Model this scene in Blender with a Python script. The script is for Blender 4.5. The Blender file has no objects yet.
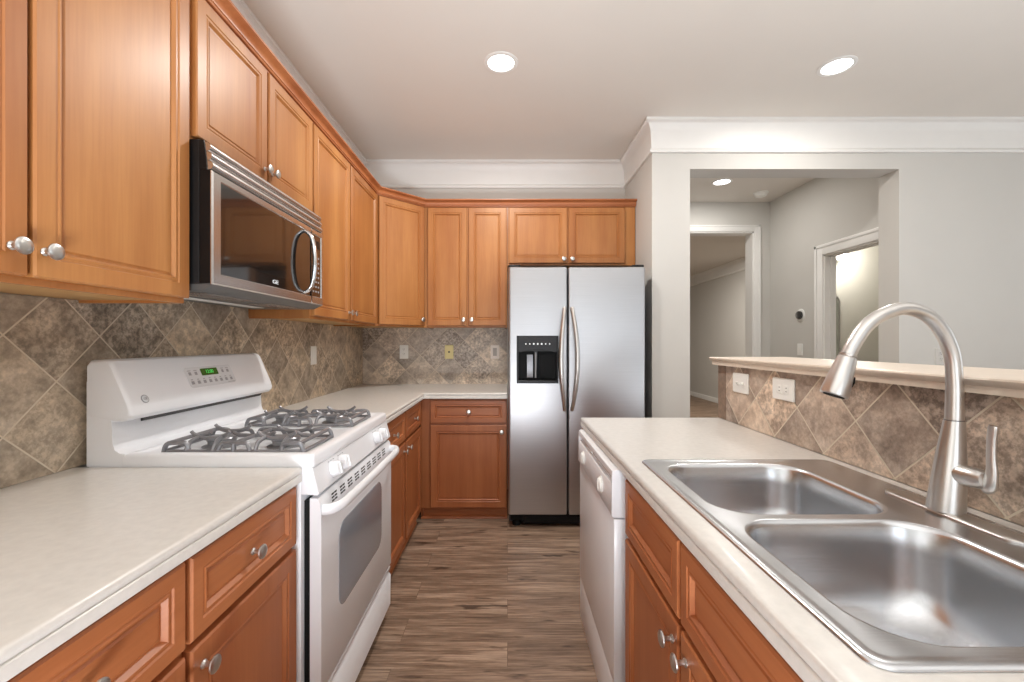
import bpy, bmesh, math, random
from mathutils import Vector, Matrix
R = math.radians
PI = math.pi
random.seed(7)
SC = bpy.context.scene
COL = SC.collection

# ------------------------------------------------------------------ camera
cam_d = bpy.data.cameras.new('camera'); cam = bpy.data.objects.new('camera', cam_d); COL.objects.link(cam)
cam_d.sensor_width = 36.0; cam_d.lens = 36.0 * 432.0 / 1024.0
cam_d.shift_x = 4.5 / 1024.0; cam_d.shift_y = 1.0 / 1024.0
cam_d.clip_start = 0.02
cam.location = (0, 0, 1.265); cam.rotation_euler = (R(90), 0, 0)
SC.camera = cam

# ------------------------------------------------------------------ world, window light, exposure
W = bpy.data.worlds.new('world'); SC.world = W; W.use_nodes = True
bg = W.node_tree.nodes['Background']; bg.inputs[0].default_value = (0.86, 0.93, 1.0, 1); bg.inputs[1].default_value = 1.0
SC.view_settings.view_transform = 'Standard'; SC.view_settings.look = 'None'
SC.view_settings.gamma = 1.0; SC.view_settings.use_curve_mapping = False
SC.view_settings.exposure = -0.70
SC.cycles.use_denoising = True
try: SC.cycles.denoiser = 'OPENIMAGEDENOISE'
except Exception: pass
SC.cycles.caustics_reflective = False; SC.cycles.caustics_refractive = False
SC.cycles.max_bounces = 10; SC.cycles.diffuse_bounces = 6; SC.cycles.glossy_bounces = 5
SC.cycles.sample_clamp_indirect = 6.0

def area(name, loc, rot, sx, sy, power, col=(1, 1, 1)):
    d = bpy.data.lights.new(name, 'AREA'); d.shape = 'RECTANGLE'; d.size = sx; d.size_y = sy; d.energy = power; d.color = col
    o = bpy.data.objects.new(name, d); COL.objects.link(o); o.location = loc; o.rotation_euler = rot
    return o
# daylight entering through the windows behind the camera and in the right-hand wall (each fills its window opening)
WP = 0.38
area('window_daylight', (0.35, -3.36, 1.35), (R(100), 0, 0), 2.0, 1.9, 130 * WP, (0.89, 0.945, 1.0))
area('window_daylight', (3.3, -3.36, 1.35), (R(100), 0, 0), 2.2, 1.9, 55 * WP, (0.89, 0.945, 1.0))
area('window_daylight', (5.56, 0.6, 1.45), (R(100), 0, R(90)), 2.4, 1.9, 85 * WP, (0.89, 0.945, 1.0))
# unseen upward fill lights, added to brighten the ceiling
area('ceiling_fill', (0.0, -0.95, 0.3), (R(180), 0, 0), 0.9, 0.9, 250, (0.90, 0.95, 1.0))
area('ceiling_fill', (2.9, 0.2, 0.5), (R(180), 0, 0), 1.4, 1.4, 95, (0.90, 0.95, 1.0))

CEIL = 2.81

# ------------------------------------------------------------------ materials
def lin(r, g, b):
    f = lambda c: c / 12.92 if c <= 0.04045 else ((c + 0.055) / 1.055) ** 2.4
    return (f(r / 255), f(g / 255), f(b / 255), 1)
def new_mat(name):
    m = bpy.data.materials.new(name); m.use_nodes = True
    nt = m.node_tree; return m, nt, nt.nodes['Principled BSDF']
def N(nt, t, **kw):
    n = nt.nodes.new(t)
    for k, v in kw.items(): setattr(n, k, v)
    return n
def ramp(nt, fac, stops):
    r = N(nt, 'ShaderNodeValToRGB'); e = r.color_ramp.elements
    while len(e) < len(stops): e.new(0.5)
    for el, (p, c) in zip(e, stops): el.position = p; el.color = c
    nt.links.new(fac, r.inputs[0]); return r
def mix(nt, a, b, fac, mode='MIX'):
    n = N(nt, 'ShaderNodeMix', data_type='RGBA', blend_type=mode)
    for sock, v in ((n.inputs[0], fac), (n.inputs[6], a), (n.inputs[7], b)):
        if hasattr(v, 'is_linked'): nt.links.new(v, sock)
        else: sock.default_value = v
    return n.outputs[2]
def noise(nt, vec, scale, detail=4, rough=0.55):
    n = N(nt, 'ShaderNodeTexNoise'); n.inputs['Scale'].default_value = scale; n.inputs['Detail'].default_value = detail; n.inputs['Roughness'].default_value = rough
    if vec is not None: nt.links.new(vec, n.inputs['Vector'])
    return n
def mapping(nt, vec, scale=(1, 1, 1), rot=(0, 0, 0), loc=(0, 0, 0)):
    n = N(nt, 'ShaderNodeMapping'); n.inputs['Scale'].default_value = scale; n.inputs['Rotation'].default_value = rot; n.inputs['Location'].default_value = loc
    nt.links.new(vec, n.inputs['Vector']); return n.outputs[0]
def bump(nt, p, h, strength, dist=0.002):
    b = N(nt, 'ShaderNodeBump'); b.inputs['Strength'].default_value = strength; b.inputs['Distance'].default_value = dist
    nt.links.new(h, b.inputs['Height']); nt.links.new(b.outputs[0], p.inputs['Normal'])

def plain(name, col, rough=0.5, metal=0.0, spec=0.5, coat=0.0, var=0.04, vscale=9.0, emit=None, estr=0.0, bmp=0.0, bscale=200):
    m, nt, p = new_mat(name)
    tc = N(nt, 'ShaderNodeTexCoord')
    n = noise(nt, tc.outputs['Object'], vscale, 3)
    a = tuple(c * (1 - var) for c in col[:3]) + (1,); b = tuple(min(1, c * (1 + var)) for c in col[:3]) + (1,)
    r = ramp(nt, n.outputs[0], [(0.3, a), (0.7, b)])
    nt.links.new(r.outputs[0], p.inputs['Base Color'])
    p.inputs['Roughness'].default_value = rough; p.inputs['Metallic'].default_value = metal
    p.inputs['Specular IOR Level'].default_value = spec
    p.inputs['Coat Weight'].default_value = coat; p.inputs['Coat Roughness'].default_value = 0.12
    if emit: p.inputs['Emission Color'].default_value = emit; p.inputs['Emission Strength'].default_value = estr
    if bmp: bump(nt, p, noise(nt, tc.outputs['Object'], bscale, 2).outputs[0], bmp, 0.001)
    return m

def wood(name, horiz=False, dark=(160, 97, 51), light=(193, 135, 78), rough=0.42):
    m, nt, p = new_mat(name)
    tc = N(nt, 'ShaderNodeTexCoord'); oi = N(nt, 'ShaderNodeObjectInfo')
    off = N(nt, 'ShaderNodeVectorMath', operation='MULTIPLY_ADD')
    cr = N(nt, 'ShaderNodeCombineXYZ')
    for i in range(3): nt.links.new(oi.outputs['Random'], cr.inputs[i])
    nt.links.new(cr.outputs[0], off.inputs[0]); off.inputs[1].default_value = (7.3, 5.1, 9.7)
    nt.links.new(tc.outputs['Object'], off.inputs[2])
    s = (0.5, 5, 5) if horiz else (5, 5, 0.5)
    v = mapping(nt, off.outputs[0], s)
    big = noise(nt, v, 1.1, 5, 0.6)
    s2 = (5, 130, 130) if horiz else (130, 130, 5)
    fine = noise(nt, mapping(nt, off.outputs[0], s2), 1.0, 3, 0.6)
    blot = noise(nt, off.outputs[0], 3.2, 3, 0.5)
    c1 = ramp(nt, big.outputs[0], [(0.28, lin(*dark)), (0.72, lin(*light))])
    c2 = ramp(nt, fine.outputs[0], [(0.35, (0.88, 0.85, 0.82, 1)), (0.62, (1, 1, 1, 1))])
    c3 = ramp(nt, blot.outputs[0], [(0.3, (0.86, 0.83, 0.8, 1)), (0.7, (1.0, 1.0, 1.0, 1))])
    o = mix(nt, c1.outputs[0], c2.outputs[0], 0.55, 'MULTIPLY'); o = mix(nt, o, c3.outputs[0], 0.8, 'MULTIPLY')
    nt.links.new(o, p.inputs['Base Color'])
    p.inputs['Roughness'].default_value = rough; p.inputs['Coat Weight'].default_value = 0.12; p.inputs['Coat Roughness'].default_value = 0.3; p.inputs['Specular IOR Level'].default_value = 0.4
    return m

def tile_mat(name, base, S=0.1785):
    m, nt, p = new_mat(name)
    tc = N(nt, 'ShaderNodeTexCoord')
    v = mapping(nt, tc.outputs['Object'], rot=(0, R(45), 0))
    sp = N(nt, 'ShaderNodeSeparateXYZ'); nt.links.new(v, sp.inputs[0])
    cb = N(nt, 'ShaderNodeCombineXYZ'); nt.links.new(sp.outputs[0], cb.inputs[0]); nt.links.new(sp.outputs[2], cb.inputs[1])
    br = N(nt, 'ShaderNodeTexBrick', offset=0.0, squash=1.0)
    nt.links.new(cb.outputs[0], br.inputs['Vector'])
    br.inputs['Scale'].default_value = 1.0; br.inputs['Brick Width'].default_value = S; br.inputs['Row Height'].default_value = S
    br.inputs['Mortar Size'].default_value = 0.0023; br.inputs['Mortar Smooth'].default_value = 0.2
    br.inputs['Color1'].default_value = (0, 0, 0, 1); br.inputs['Color2'].default_value = (1, 1, 1, 1); br.inputs['Mortar'].default_value = (0.5, 0.5, 0.5, 1)
    # per-tile random shift so that the mottling does not run across grout lines
    fl = N(nt, 'ShaderNodeVectorMath', operation='SCALE'); fl.inputs['Scale'].default_value = 4.0; nt.links.new(br.outputs['Color'], fl.inputs[0])
    ad = N(nt, 'ShaderNodeVectorMath', operation='ADD'); nt.links.new(cb.outputs[0], ad.inputs[0]); nt.links.new(fl.outputs[0], ad.inputs[1])
    wn = N(nt, 'ShaderNodeTexWhiteNoise', noise_dimensions='3D'); nt.links.new(br.outputs['Color'], wn.inputs['Vector'])
    n1 = noise(nt, ad.outputs[0], 13, 8, 0.66); n2 = noise(nt, ad.outputs[0], 55, 5, 0.7); n3 = noise(nt, ad.outputs[0], 6, 4, 0.6)
    d, mid, l = base
    c = ramp(nt, n1.outputs[0], [(0.28, lin(*d)), (0.5, lin(*mid)), (0.70, lin(*l))]).outputs[0]
    pt = ramp(nt, br.outputs['Color'], [(0.0, (0.66, 0.65, 0.65, 1)), (0.5, (0.92, 0.91, 0.90, 1)), (1.0, (1.18, 1.15, 1.09, 1))]).outputs[0]
    c = mix(nt, c, pt, 0.9, 'MULTIPLY')
    mo = N(nt, 'ShaderNodeMapRange'); nt.links.new(wn.outputs['Value'], mo.inputs[0]); mo.inputs[3].default_value = 0.15; mo.inputs[4].default_value = 0.85
    c = mix(nt, c, ramp(nt, n2.outputs[0], [(0.42, (0.42, 0.40, 0.39, 1)), (0.58, (1.2, 1.2, 1.2, 1))]).outputs[0], mo.outputs[0], 'MULTIPLY')
    c = mix(nt, c, ramp(nt, n3.outputs[0], [(0.3, (0.80, 0.79, 0.79, 1)), (0.7, (1.1, 1.05, 0.98, 1))]).outputs[0], 0.7, 'MULTIPLY')
    c = mix(nt, c, lin(216, 204, 184), br.outputs['Fac'])
    nt.links.new(c, p.inputs['Base Color']); p.inputs['Roughness'].default_value = 0.42
    mx = N(nt, 'ShaderNodeMath', operation='MULTIPLY_ADD'); nt.links.new(br.outputs['Fac'], mx.inputs[0]); mx.inputs[1].default_value = -1.2; nt.links.new(n1.outputs[0], mx.inputs[2])
    bump(nt, p, mx.outputs[0], 0.7, 0.005)
    return m

def floor_mat():
    m, nt, p = new_mat('vinyl_planks')
    tc = N(nt, 'ShaderNodeTexCoord')
    br = N(nt, 'ShaderNodeTexBrick', offset=0.37, squash=1.0)
    nt.links.new(tc.outputs['Object'], br.inputs['Vector'])
    br.inputs['Scale'].default_value = 1.0; br.inputs['Brick Width'].default_value = 1.22; br.inputs['Row Height'].default_value = 0.152
    br.inputs['Mortar Size'].default_value = 0.0011; br.inputs['Mortar Smooth'].default_value = 0.3
    br.inputs['Color1'].default_value = (0, 0, 0, 1); br.inputs['Color2'].default_value = (1, 1, 1, 1); br.inputs['Mortar'].default_value = (0.5, 0.5, 0.5, 1)
    fl = N(nt, 'ShaderNodeVectorMath', operation='SCALE'); fl.inputs['Scale'].default_value = 13.0; nt.links.new(br.outputs['Color'], fl.inputs[0])
    ad = N(nt, 'ShaderNodeVectorMath', operation='ADD'); nt.links.new(tc.outputs['Object'], ad.inputs[0]); nt.links.new(fl.outputs[0], ad.inputs[1])
    g1 = noise(nt, mapping(nt, ad.outputs[0], (1.0, 11, 1)), 1.7, 6, 0.62)
    g2 = noise(nt, mapping(nt, ad.outputs[0], (5, 110, 1)), 1.0, 5, 0.7)
    kn = noise(nt, mapping(nt, ad.outputs[0], (3.4, 15, 1)), 1.35, 3, 0.5)
    c = ramp(nt, g1.outputs[0], [(0.28, lin(104, 84, 70)), (0.5, lin(148, 125, 106)), (0.74, lin(184, 161, 141))]).outputs[0]
    c = mix(nt, c, ramp(nt, g2.outputs[0], [(0.38, (0.52, 0.48, 0.45, 1)), (0.60, (1.12, 1.12, 1.12, 1))]).outputs[0], 0.85, 'MULTIPLY')
    c = mix(nt, c, ramp(nt, br.outputs['Color'], [(0, (0.90, 0.88, 0.86, 1)), (1, (1.14, 1.12, 1.10, 1))]).outputs[0], 0.9, 'MULTIPLY')
    c = mix(nt, c, lin(52, 36, 28), ramp(nt, kn.outputs[0], [(0.61, (0, 0, 0, 1)), (0.70, (0.8, 0.8, 0.8, 1))]).outputs[0])
    c = mix(nt, c, lin(48, 36, 30), mix(nt, (0, 0, 0, 1), br.outputs['Fac'], 0.5))
    nt.links.new(c, p.inputs['Base Color']); p.inputs['Roughness'].default_value = 0.42
    bump(nt, p, g2.outputs[0], 0.15, 0.002)
    return m

def steel(name, col=(0.60, 0.60, 0.61), rough=0.3, aniso=0.0, axis=None, streak=0.05, tangent='Z'):
    m, nt, p = new_mat(name)
    tc = N(nt, 'ShaderNodeTexCoord')
    s = {'x': (3, 400, 400), 'z': (400, 400, 3), None: (60, 60, 60)}[axis]
    n = noise(nt, mapping(nt, tc.outputs['Object'], s), 1.0, 2)
    r = ramp(nt, n.outputs[0], [(0.3, tuple(c * (1 - streak) for c in col) + (1,)), (0.7, tuple(min(1, c * (1 + streak)) for c in col) + (1,))])
    nt.links.new(r.outputs[0], p.inputs['Base Color'])
    p.inputs['Metallic'].default_value = 1.0; p.inputs['Roughness'].default_value = rough
    if aniso:
        p.inputs['Anisotropic'].default_value = aniso
        t = N(nt, 'ShaderNodeTangent', direction_type='RADIAL', axis=tangent); nt.links.new(t.outputs[0], p.inputs['Tangent'])
    return m

M = {}
M['wall'] = plain('wall_paint', lin(206, 204, 199), 0.75, spec=0.3, var=0.012, vscale=3, bmp=0.06, bscale=260)
M['ceil'] = plain('ceiling_paint', lin(228, 223, 216), 0.85, spec=0.2, var=0.012, vscale=2, bmp=0.05, bscale=200)
M['trim'] = plain('trim_paint', lin(235, 234, 231), 0.42, var=0.01)
M['bath'] = plain('bath_paint', lin(212, 208, 196), 0.7, var=0.012)
M['floor'] = floor_mat()
M['wv'] = wood('cabinet_wood_upright'); M['wh'] = wood('cabinet_wood_level', True)
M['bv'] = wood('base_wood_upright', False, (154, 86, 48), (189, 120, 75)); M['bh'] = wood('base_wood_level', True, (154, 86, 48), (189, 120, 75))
M['pale'] = wood('pale_maple', True, (186, 142, 88), (214, 174, 118), 0.5)
M['tile_l'] = tile_mat('slate_tile_warm', ((138, 127, 113), (196, 182, 163), (236, 223, 204)))
M['tile_b'] = tile_mat('slate_tile_grey', ((156, 146, 136), (212, 201, 189), (242, 234, 222)))
M['tile_r'] = tile_mat('slate_tile_brown', ((140, 124, 113), (202, 184, 169), (240, 226, 212)))
M['counter'] = plain('counter_stone', lin(212, 209, 204), 0.30, var=0.05, vscale=55, coat=0.1)
M['ledge'] = plain('ledge_stone', lin(222, 208, 192), 0.35, var=0.05, vscale=40)
M['white'] = plain('white_enamel', lin(237, 239, 243), 0.3, var=0.01, coat=0.15)
M['whitep'] = plain('white_plastic', lin(240, 240, 236), 0.35, var=0.01)
M['cream'] = plain('cream_plastic', lin(226, 212, 150), 0.35, var=0.01)
M['almond'] = plain('almond_plastic', lin(242, 231, 220), 0.35, var=0.01)
M['slot'] = plain('dark_slot', lin(40, 38, 36), 0.5, var=0.02)
M['black'] = plain('black_plastic', lin(12, 12, 13), 0.35, var=0.05, spec=0.3)
M['blackm'] = plain('black_matte', lin(9, 9, 10), 0.6, var=0.05, spec=0.25)
M['gloss'] = plain('black_glass', lin(24, 22, 21), 0.05, var=0.02, coat=0.6, spec=0.8)
M['oveng'] = plain('oven_glass', lin(142, 146, 154), 0.12, var=0.08, vscale=300, coat=0.3)
M['iron'] = plain('grate_iron', lin(138, 138, 142), 0.3, metal=0.35, var=0.08, vscale=60)
M['burner'] = plain('burner_alloy', lin(150, 150, 152), 0.38, metal=0.6, var=0.05)
M['steelf'] = steel('fridge_steel', (0.53, 0.53, 0.545), 0.36, 0.7, 'x', 0.04)
M['steelm'] = steel('microwave_steel', (0.62, 0.60, 0.585), 0.26, 0.4, 'x', 0.04)
M['sink'] = steel('sink_steel', (0.58, 0.592, 0.615), 0.27, 0.0, 'x', 0.05)
M['nickel'] = steel('brushed_nickel', (0.62, 0.60, 0.58), 0.30, 0.0, None, 0.02)
M['knob'] = steel('knob_nickel', (0.66, 0.65, 0.63), 0.3, 0.0, None, 0.02)
M['chrome'] = steel('chrome', (0.75, 0.75, 0.76), 0.1, 0.0, None, 0.01)
M['drain'] = steel('drain_steel', (0.30, 0.30, 0.30), 0.3, 0.0, None, 0.02)
M['fbody'] = plain('fridge_body_grey', lin(70, 72, 76), 0.5, var=0.02)
M['under'] = plain('hood_grey', lin(88, 86, 84), 0.4, metal=0.1, var=0.03)
M['lens'] = plain('lamp_lens', (0.9, 0.9, 0.9, 1), 0.4, emit=(1, 0.97, 0.93, 1), estr=9.0)
M['green'] = plain('green_display', lin(18, 60, 22), 0.2, emit=lin(30, 120, 40), estr=0.35)
M['digit'] = plain('green_digit', lin(60, 220, 90), 0.3, emit=lin(110, 255, 130), estr=0.45)
M['led'] = plain('white_mark', lin(225, 228, 230), 0.4, emit=(0.8, 0.85, 0.9, 1), estr=0.6)
M['print'] = plain('grey_print', lin(150, 152, 156), 0.4, var=0.02)
M['glass'] = plain('clear_glass', (0.95, 0.97, 0.97, 1), 0.0, var=0.0); M['glass'].node_tree.nodes['Principled BSDF'].inputs['Transmission Weight'].default_value = 1.0
M['mirror'] = steel('mirror_glass', (0.8, 0.85, 0.8), 0.03, 0.0, None, 0.0)
M['plate2'] = plain('panel_white', lin(222, 225, 229), 0.25, var=0.01)

# ------------------------------------------------------------------ mesh helpers
def bx(bm, x0, x1, y0, y1, z0, z1, bev=0.0, seg=2):
    vs = [bm.verts.new((x, y, z)) for x in (x0, x1) for y in (y0, y1) for z in (z0, z1)]
    F = [(0, 1, 3, 2), (4, 6, 7, 5), (0, 4, 5, 1), (2, 3, 7, 6), (0, 2, 6, 4), (1, 5, 7, 3)]
    fs = [bm.faces.new([vs[i] for i in f]) for f in F]
    if bev:
        es = list({e for f in fs for e in f.edges})
        bmesh.ops.bevel(bm, geom=es, offset=bev, segments=seg, profile=0.5, affect='EDGES')
def loft(bm, loops, closed=True, cap0=False, cap1=False):
    rows = [[bm.verts.new(p) for p in lp] for lp in loops]
    n = len(rows[0])
    for a, b in zip(rows, rows[1:]):
        for i in range(n if closed else n - 1):
            j = (i + 1) % n
            try: bm.faces.new((a[i], a[j], b[j], b[i]))
            except ValueError: pass
    if cap0: bm.faces.new(list(reversed(rows[0])))
    if cap1: bm.faces.new(rows[-1])
    return rows
def prism(bm, poly, axis, lo, hi):
    """poly in the two other axes (order x,y,z without axis)"""
    def P(a, b, c): return {'x': (c, a, b), 'y': (a, c, b), 'z': (a, b, c)}[axis]
    loft(bm, [[P(a, b, lo) for a, b in poly], [P(a, b, hi) for a, b in poly]], True, True, True)
def tube(bm, pts, rad, seg=14, sx=1.0, caps=True, up=None):
    pts = [Vector(p) for p in pts]; n = len(pts)
    if not isinstance(rad, (list, tuple)): rad = [rad] * n
    loops = []; prev = None
    for i, p in enumerate(pts):
        t = (pts[min(i + 1, n - 1)] - pts[max(i - 1, 0)]).normalized()
        if prev is None:
            ref = Vector(up) if up else (Vector((0, 0, 1)) if abs(t.z) < 0.9 else Vector((1, 0, 0)))
            a = (ref - t * ref.dot(t)).normalized()
        else:
            a = (prev - t * prev.dot(t)).normalized()
        prev = a; b = t.cross(a)
        loops.append([p + (a * math.cos(2 * PI * k / seg) + b * math.sin(2 * PI * k / seg) * sx) * rad[i] for k in range(seg)])
    loft(bm, loops, True, caps, caps)
def smooth_path(pts, n=6):
    pts = [Vector(p) for p in pts]; out = []
    for i in range(len(pts) - 1):
        p0 = pts[max(i - 1, 0)]; p1 = pts[i]; p2 = pts[i + 1]; p3 = pts[min(i + 2, len(pts) - 1)]
        for k in range(n):
            t = k / n
            out.append(0.5 * ((2 * p1) + (p2 - p0) * t + (2 * p0 - 5 * p1 + 4 * p2 - p3) * t * t + (3 * p1 - p0 - 3 * p2 + p3) * t ** 3))
    out.append(pts[-1]); return out
def lathe(bm, prof, seg=24, mat=None, cap0=True, cap1=True):
    """prof (radius, height) about +z, then transformed by mat"""
    mat = mat or Matrix.Identity(4)
    loft(bm, [[mat @ Vector((r * math.cos(2 * PI * k / seg), r * math.sin(2 * PI * k / seg), z)) for k in range(seg)] for r, z in prof], True, cap0, cap1)
def sweep(bm, path, prof, z=0.0, closed=False):
    """profile (offset to the right of travel, height) along a level path with mitred corners"""
    P = [Vector((p[0], p[1])) for p in path]; n = len(P); loops = []
    for i in range(n):
        def nrm(a, b):
            d = (b - a).normalized(); return Vector((d.y, -d.x))
        ns = []
        if i > 0 or closed: ns.append(nrm(P[i - 1], P[i]))
        if i < n - 1 or closed: ns.append(nrm(P[i], P[(i + 1) % n]))
        if len(ns) == 2:
            m = (ns[0] + ns[1]).normalized(); k = 1 / max(0.2, m.dot(ns[0])); m = m * k
        else: m = ns[0]
        loops.append([(P[i].x + m.x * o, P[i].y + m.y * o, z + h) for o, h in prof])
    if closed: loops.append(loops[0])
    loft(bm, loops, True, not closed, not closed)
def rr(x0, x1, y0, y1, r, n=6):
    r = min(r, (x1 - x0) / 2 - 1e-5, (y1 - y0) / 2 - 1e-5); out = []
    for cx, cy, a0 in ((x1 - r, y1 - r, 0), (x0 + r, y1 - r, 90), (x0 + r, y0 + r, 180), (x1 - r, y0 + r, 270)):
        for k in range(n + 1):
            a = R(a0 + 90 * k / n); out.append((cx + r * math.cos(a), cy + r * math.sin(a)))
    return out
def fill_holes(bm, loops):
    es = []
    rows = []
    for lp in loops:
        vs = [bm.verts.new(p) for p in lp]; rows.append(vs)
        for i in range(len(vs)): es.append(bm.edges.new((vs[i], vs[(i + 1) % len(vs)])))
    bmesh.ops.triangle_fill(bm, edges=es, use_beauty=True, use_dissolve=False)
    return rows
def build(name, bm, mat, parent=None, loc=(0, 0, 0), rotz=0.0, label=None, rot=None, sharp=38):
    bmesh.ops.remove_doubles(bm, verts=bm.verts, dist=1e-6)
    bmesh.ops.recalc_face_normals(bm, faces=bm.faces)
    for f in bm.faces: f.smooth = True
    for e in bm.edges:
        e.smooth = not (len(e.link_faces) != 2 or e.calc_face_angle(0) > R(sharp))
    me = bpy.data.meshes.new(name); bm.to_mesh(me); bm.free()
    me.materials.append(M[mat] if isinstance(mat, str) else mat)
    o = bpy.data.objects.new(name, me); COL.objects.link(o)
    o.location = loc; o.rotation_euler = rot or (0, 0, rotz)
    if parent: o.parent = parent
    if label: o['label'] = label
    return o
def B(): return bmesh.new()
def tag(o, label, cat, group=None):
    o['label'] = label; o['category'] = cat
    if group: o['group'] = group
    return o
def thing(name, label, cat, loc=(0, 0, 0), rotz=0.0, group=None, rot=None):
    o = bpy.data.objects.new(name, None); COL.objects.link(o); o.empty_display_size = 0.1
    o.location = loc; o.rotation_euler = rot or (0, 0, rotz)
    return tag(o, label, cat, group)
def struct(name, bm, mat, label=None):
    o = build(name, bm, mat); o['kind'] = 'structure'
    if label: o['label'] = label
    return o
def copy_tree(o, parent=None):
    c = o.copy(); COL.objects.link(c)
    if parent: c.parent = parent
    for ch in list(o.children): copy_tree(ch, c)
    return c
def text(name, s, size, mat, parent, loc, rot, ext=0.0004):
    cu = bpy.data.curves.new(name, 'FONT'); cu.body = s; cu.size = size; cu.extrude = ext; cu.align_x = 'CENTER'; cu.align_y = 'CENTER'; cu.resolution_u = 3
    t = bpy.data.objects.new(name, cu); COL.objects.link(t)
    me = bpy.data.meshes.new_from_object(t.evaluated_get(bpy.context.evaluated_depsgraph_get()))
    bpy.data.objects.remove(t); bpy.data.curves.remove(cu)
    me.materials.clear(); me.materials.append(M[mat])
    o = bpy.data.objects.new(name, me); COL.objects.link(o); o.parent = parent; o.location = loc; o.rotation_euler = rot
    return o

# ================================================================== THE SETTING
XL, YB = -1.25, 3.71          # left wall, back wall
YP0, YP1 = 3.016, 3.182       # partition wall with the opening
XS = 1.009                    # side of the fridge alcove
bm = B(); bx(bm, -1.4, 5.75, -3.55, 11.3, -0.1, 0.0); struct('floor', bm, 'floor')
bm = B(); bx(bm, -1.4, 5.75, -3.55, 11.3, CEIL, CEIL + 0.1); struct('ceiling', bm, 'ceil')
bm = B(); bx(bm, -1.37, XL, -3.4, 3.83, 0, CEIL); struct('wall_left', bm, 'wall')
bm = B(); bx(bm, XL, 1.13, YB, 3.83, 0, CEIL); struct('wall_back', bm, 'wall')
bm = B(); bx(bm, XS, 1.13, YP1, YB, 0, CEIL); struct('wall_alcove', bm, 'wall')
bm = B()
bx(bm, XS, 1.274, YP0, YP1, 0, CEIL); bx(bm, 1.274, 2.733, YP0, YP1, 2.473, CEIL); bx(bm, 2.733, 5.6, YP0, YP1, 0, CEIL)
struct('wall_partition', bm, 'wall')
def holed_wall(name, axis, c0, c1, a0, a1, holes, mat='wall'):
    """wall between c0..c1 across, a0..a1 along, full height, with (lo, hi, z0, z1) holes"""
    bm = B(); cur = a0
    def put(p, q, z0, z1):
        if axis == 'x': bx(bm, p, q, c0, c1, z0, z1)
        else: bx(bm, c0, c1, p, q, z0, z1)
    for lo, hi, z0, z1 in sorted(holes):
        put(cur, lo, 0, CEIL); cur = hi
        if z0 > 0: put(lo, hi, 0, z0)
        put(lo, hi, z1, CEIL)
    put(cur, a1, 0, CEIL)
    return struct(name, bm, mat)
holed_wall('wall_rear', 'x', -3.52, -3.4, -1.37, 5.72, [(-0.65, 1.35, 0.4, 2.3), (2.2, 4.4, 0.4, 2.3)])
holed_wall('wall_right', 'y', 5.6, 5.72, -3.4, 5.2, [(-0.6, 1.8, 0.5, 2.4)])
def window(n, axis, c, lo, hi, z0, z1):
    bm = B(); f = 0.05
    def put(p, q, a, b):
        if axis == 'x': bx(bm, p, q, c - 0.03, c + 0.03, a, b, 0.004)
        else: bx(bm, c - 0.03, c + 0.03, p, q, a, b, 0.004)
    put(lo, lo + f, z0, z1); put(hi - f, hi, z0, z1); put(lo + f, hi - f, z0, z0 + f); put(lo + f, hi - f, z1 - f, z1)
    m = (lo + hi) / 2; put(m - 0.03, m + 0.03, z0 + f, z1 - f)
    wo = struct('window_%d' % n, bm, 'trim')
    bm = B()
    for p, q in ((lo + f, m - 0.03), (m + 0.03, hi - f)):
        if axis == 'x': bx(bm, p, q, c - 0.003, c + 0.003, z0 + f, z1 - f)
        else: bx(bm, c - 0.003, c + 0.003, p, q, z0 + f, z1 - f)
    build('pane', bm, 'glass', wo)
window(1, 'x', -3.47, -0.65, 1.35, 0.4, 2.3); window(2, 'x', -3.47, 2.2, 4.4, 0.4, 2.3); window(3, 'y', 5.67, -0.6, 1.8, 0.5, 2.4)

# hallway, far room and bathroom beyond the opening
holed_wall('wall_hall', 'x', 4.77, 4.91, 1.13, 2.9, [(1.45, 2.716, 0, 2.48)])
bm = B(); bx(bm, 1.01, 1.13, 3.83, 11.1, 0, CEIL); struct('wall_hall_left', bm, 'wall')
holed_wall('wall_hall_right', 'y', 2.9, 3.0, YP1, 4.91, [(3.25, 3.958, 0, 2.062)])
bm = B(); bx(bm, 3.0, 4.35, 4.79, 4.91, 0, CEIL); bx(bm, 4.35, 5.6, 4.79, 4.91, 0, CEIL); struct('wall_bath', bm, 'bath')
bm = B(); bx(bm, 4.35, 4.47, 4.91, 11.1, 0, CEIL); struct('wall_far_right', bm, 'wall')
bm = B(); bx(bm, 1.01, 4.47, 11.1, 11.22, 0, CEIL); struct('wall_far', bm, 'wall')

def cased(n, pts_out, prof, z=0.0):
    pass
# cased opening in the hall wall (casing + jamb lining)
bm = B()
def casing_x(bm, y, x0, x1, z1, w, t):      # on a wall facing -y
    bx(bm, x0 - w, x0, y - t, y, 0, z1 + w, 0.004); bx(bm, x1, x1 + w, y - t, y, 0, z1 + w, 0.004); bx(bm, x0, x1, y - t, y, z1, z1 + w, 0.004)
    bx(bm, x0 - w - 0.0, x0 - w + 0.02, y - t - 0.006, y - t, 0, z1 + w, 0.002); bx(bm, x1 + w - 0.02, x1 + w, y - t - 0.006, y - t, 0, z1 + w, 0.002)
    bx(bm, x0 - w, x1 + w, y - t - 0.006, y - t, z1 + w - 0.02, z1 + w, 0.002)
casing_x(bm, 4.77, 1.45, 2.716, 2.48, 0.072, 0.016)
bx(bm, 1.445, 1.462, 4.768, 4.912, 0, 2.48); bx(bm, 2.704, 2.72, 4.768, 4.912, 0, 2.48); bx(bm, 1.45, 2.716, 4.768, 4.912, 2.468, 2.484)
struct('door_1', bm, 'trim')
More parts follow.
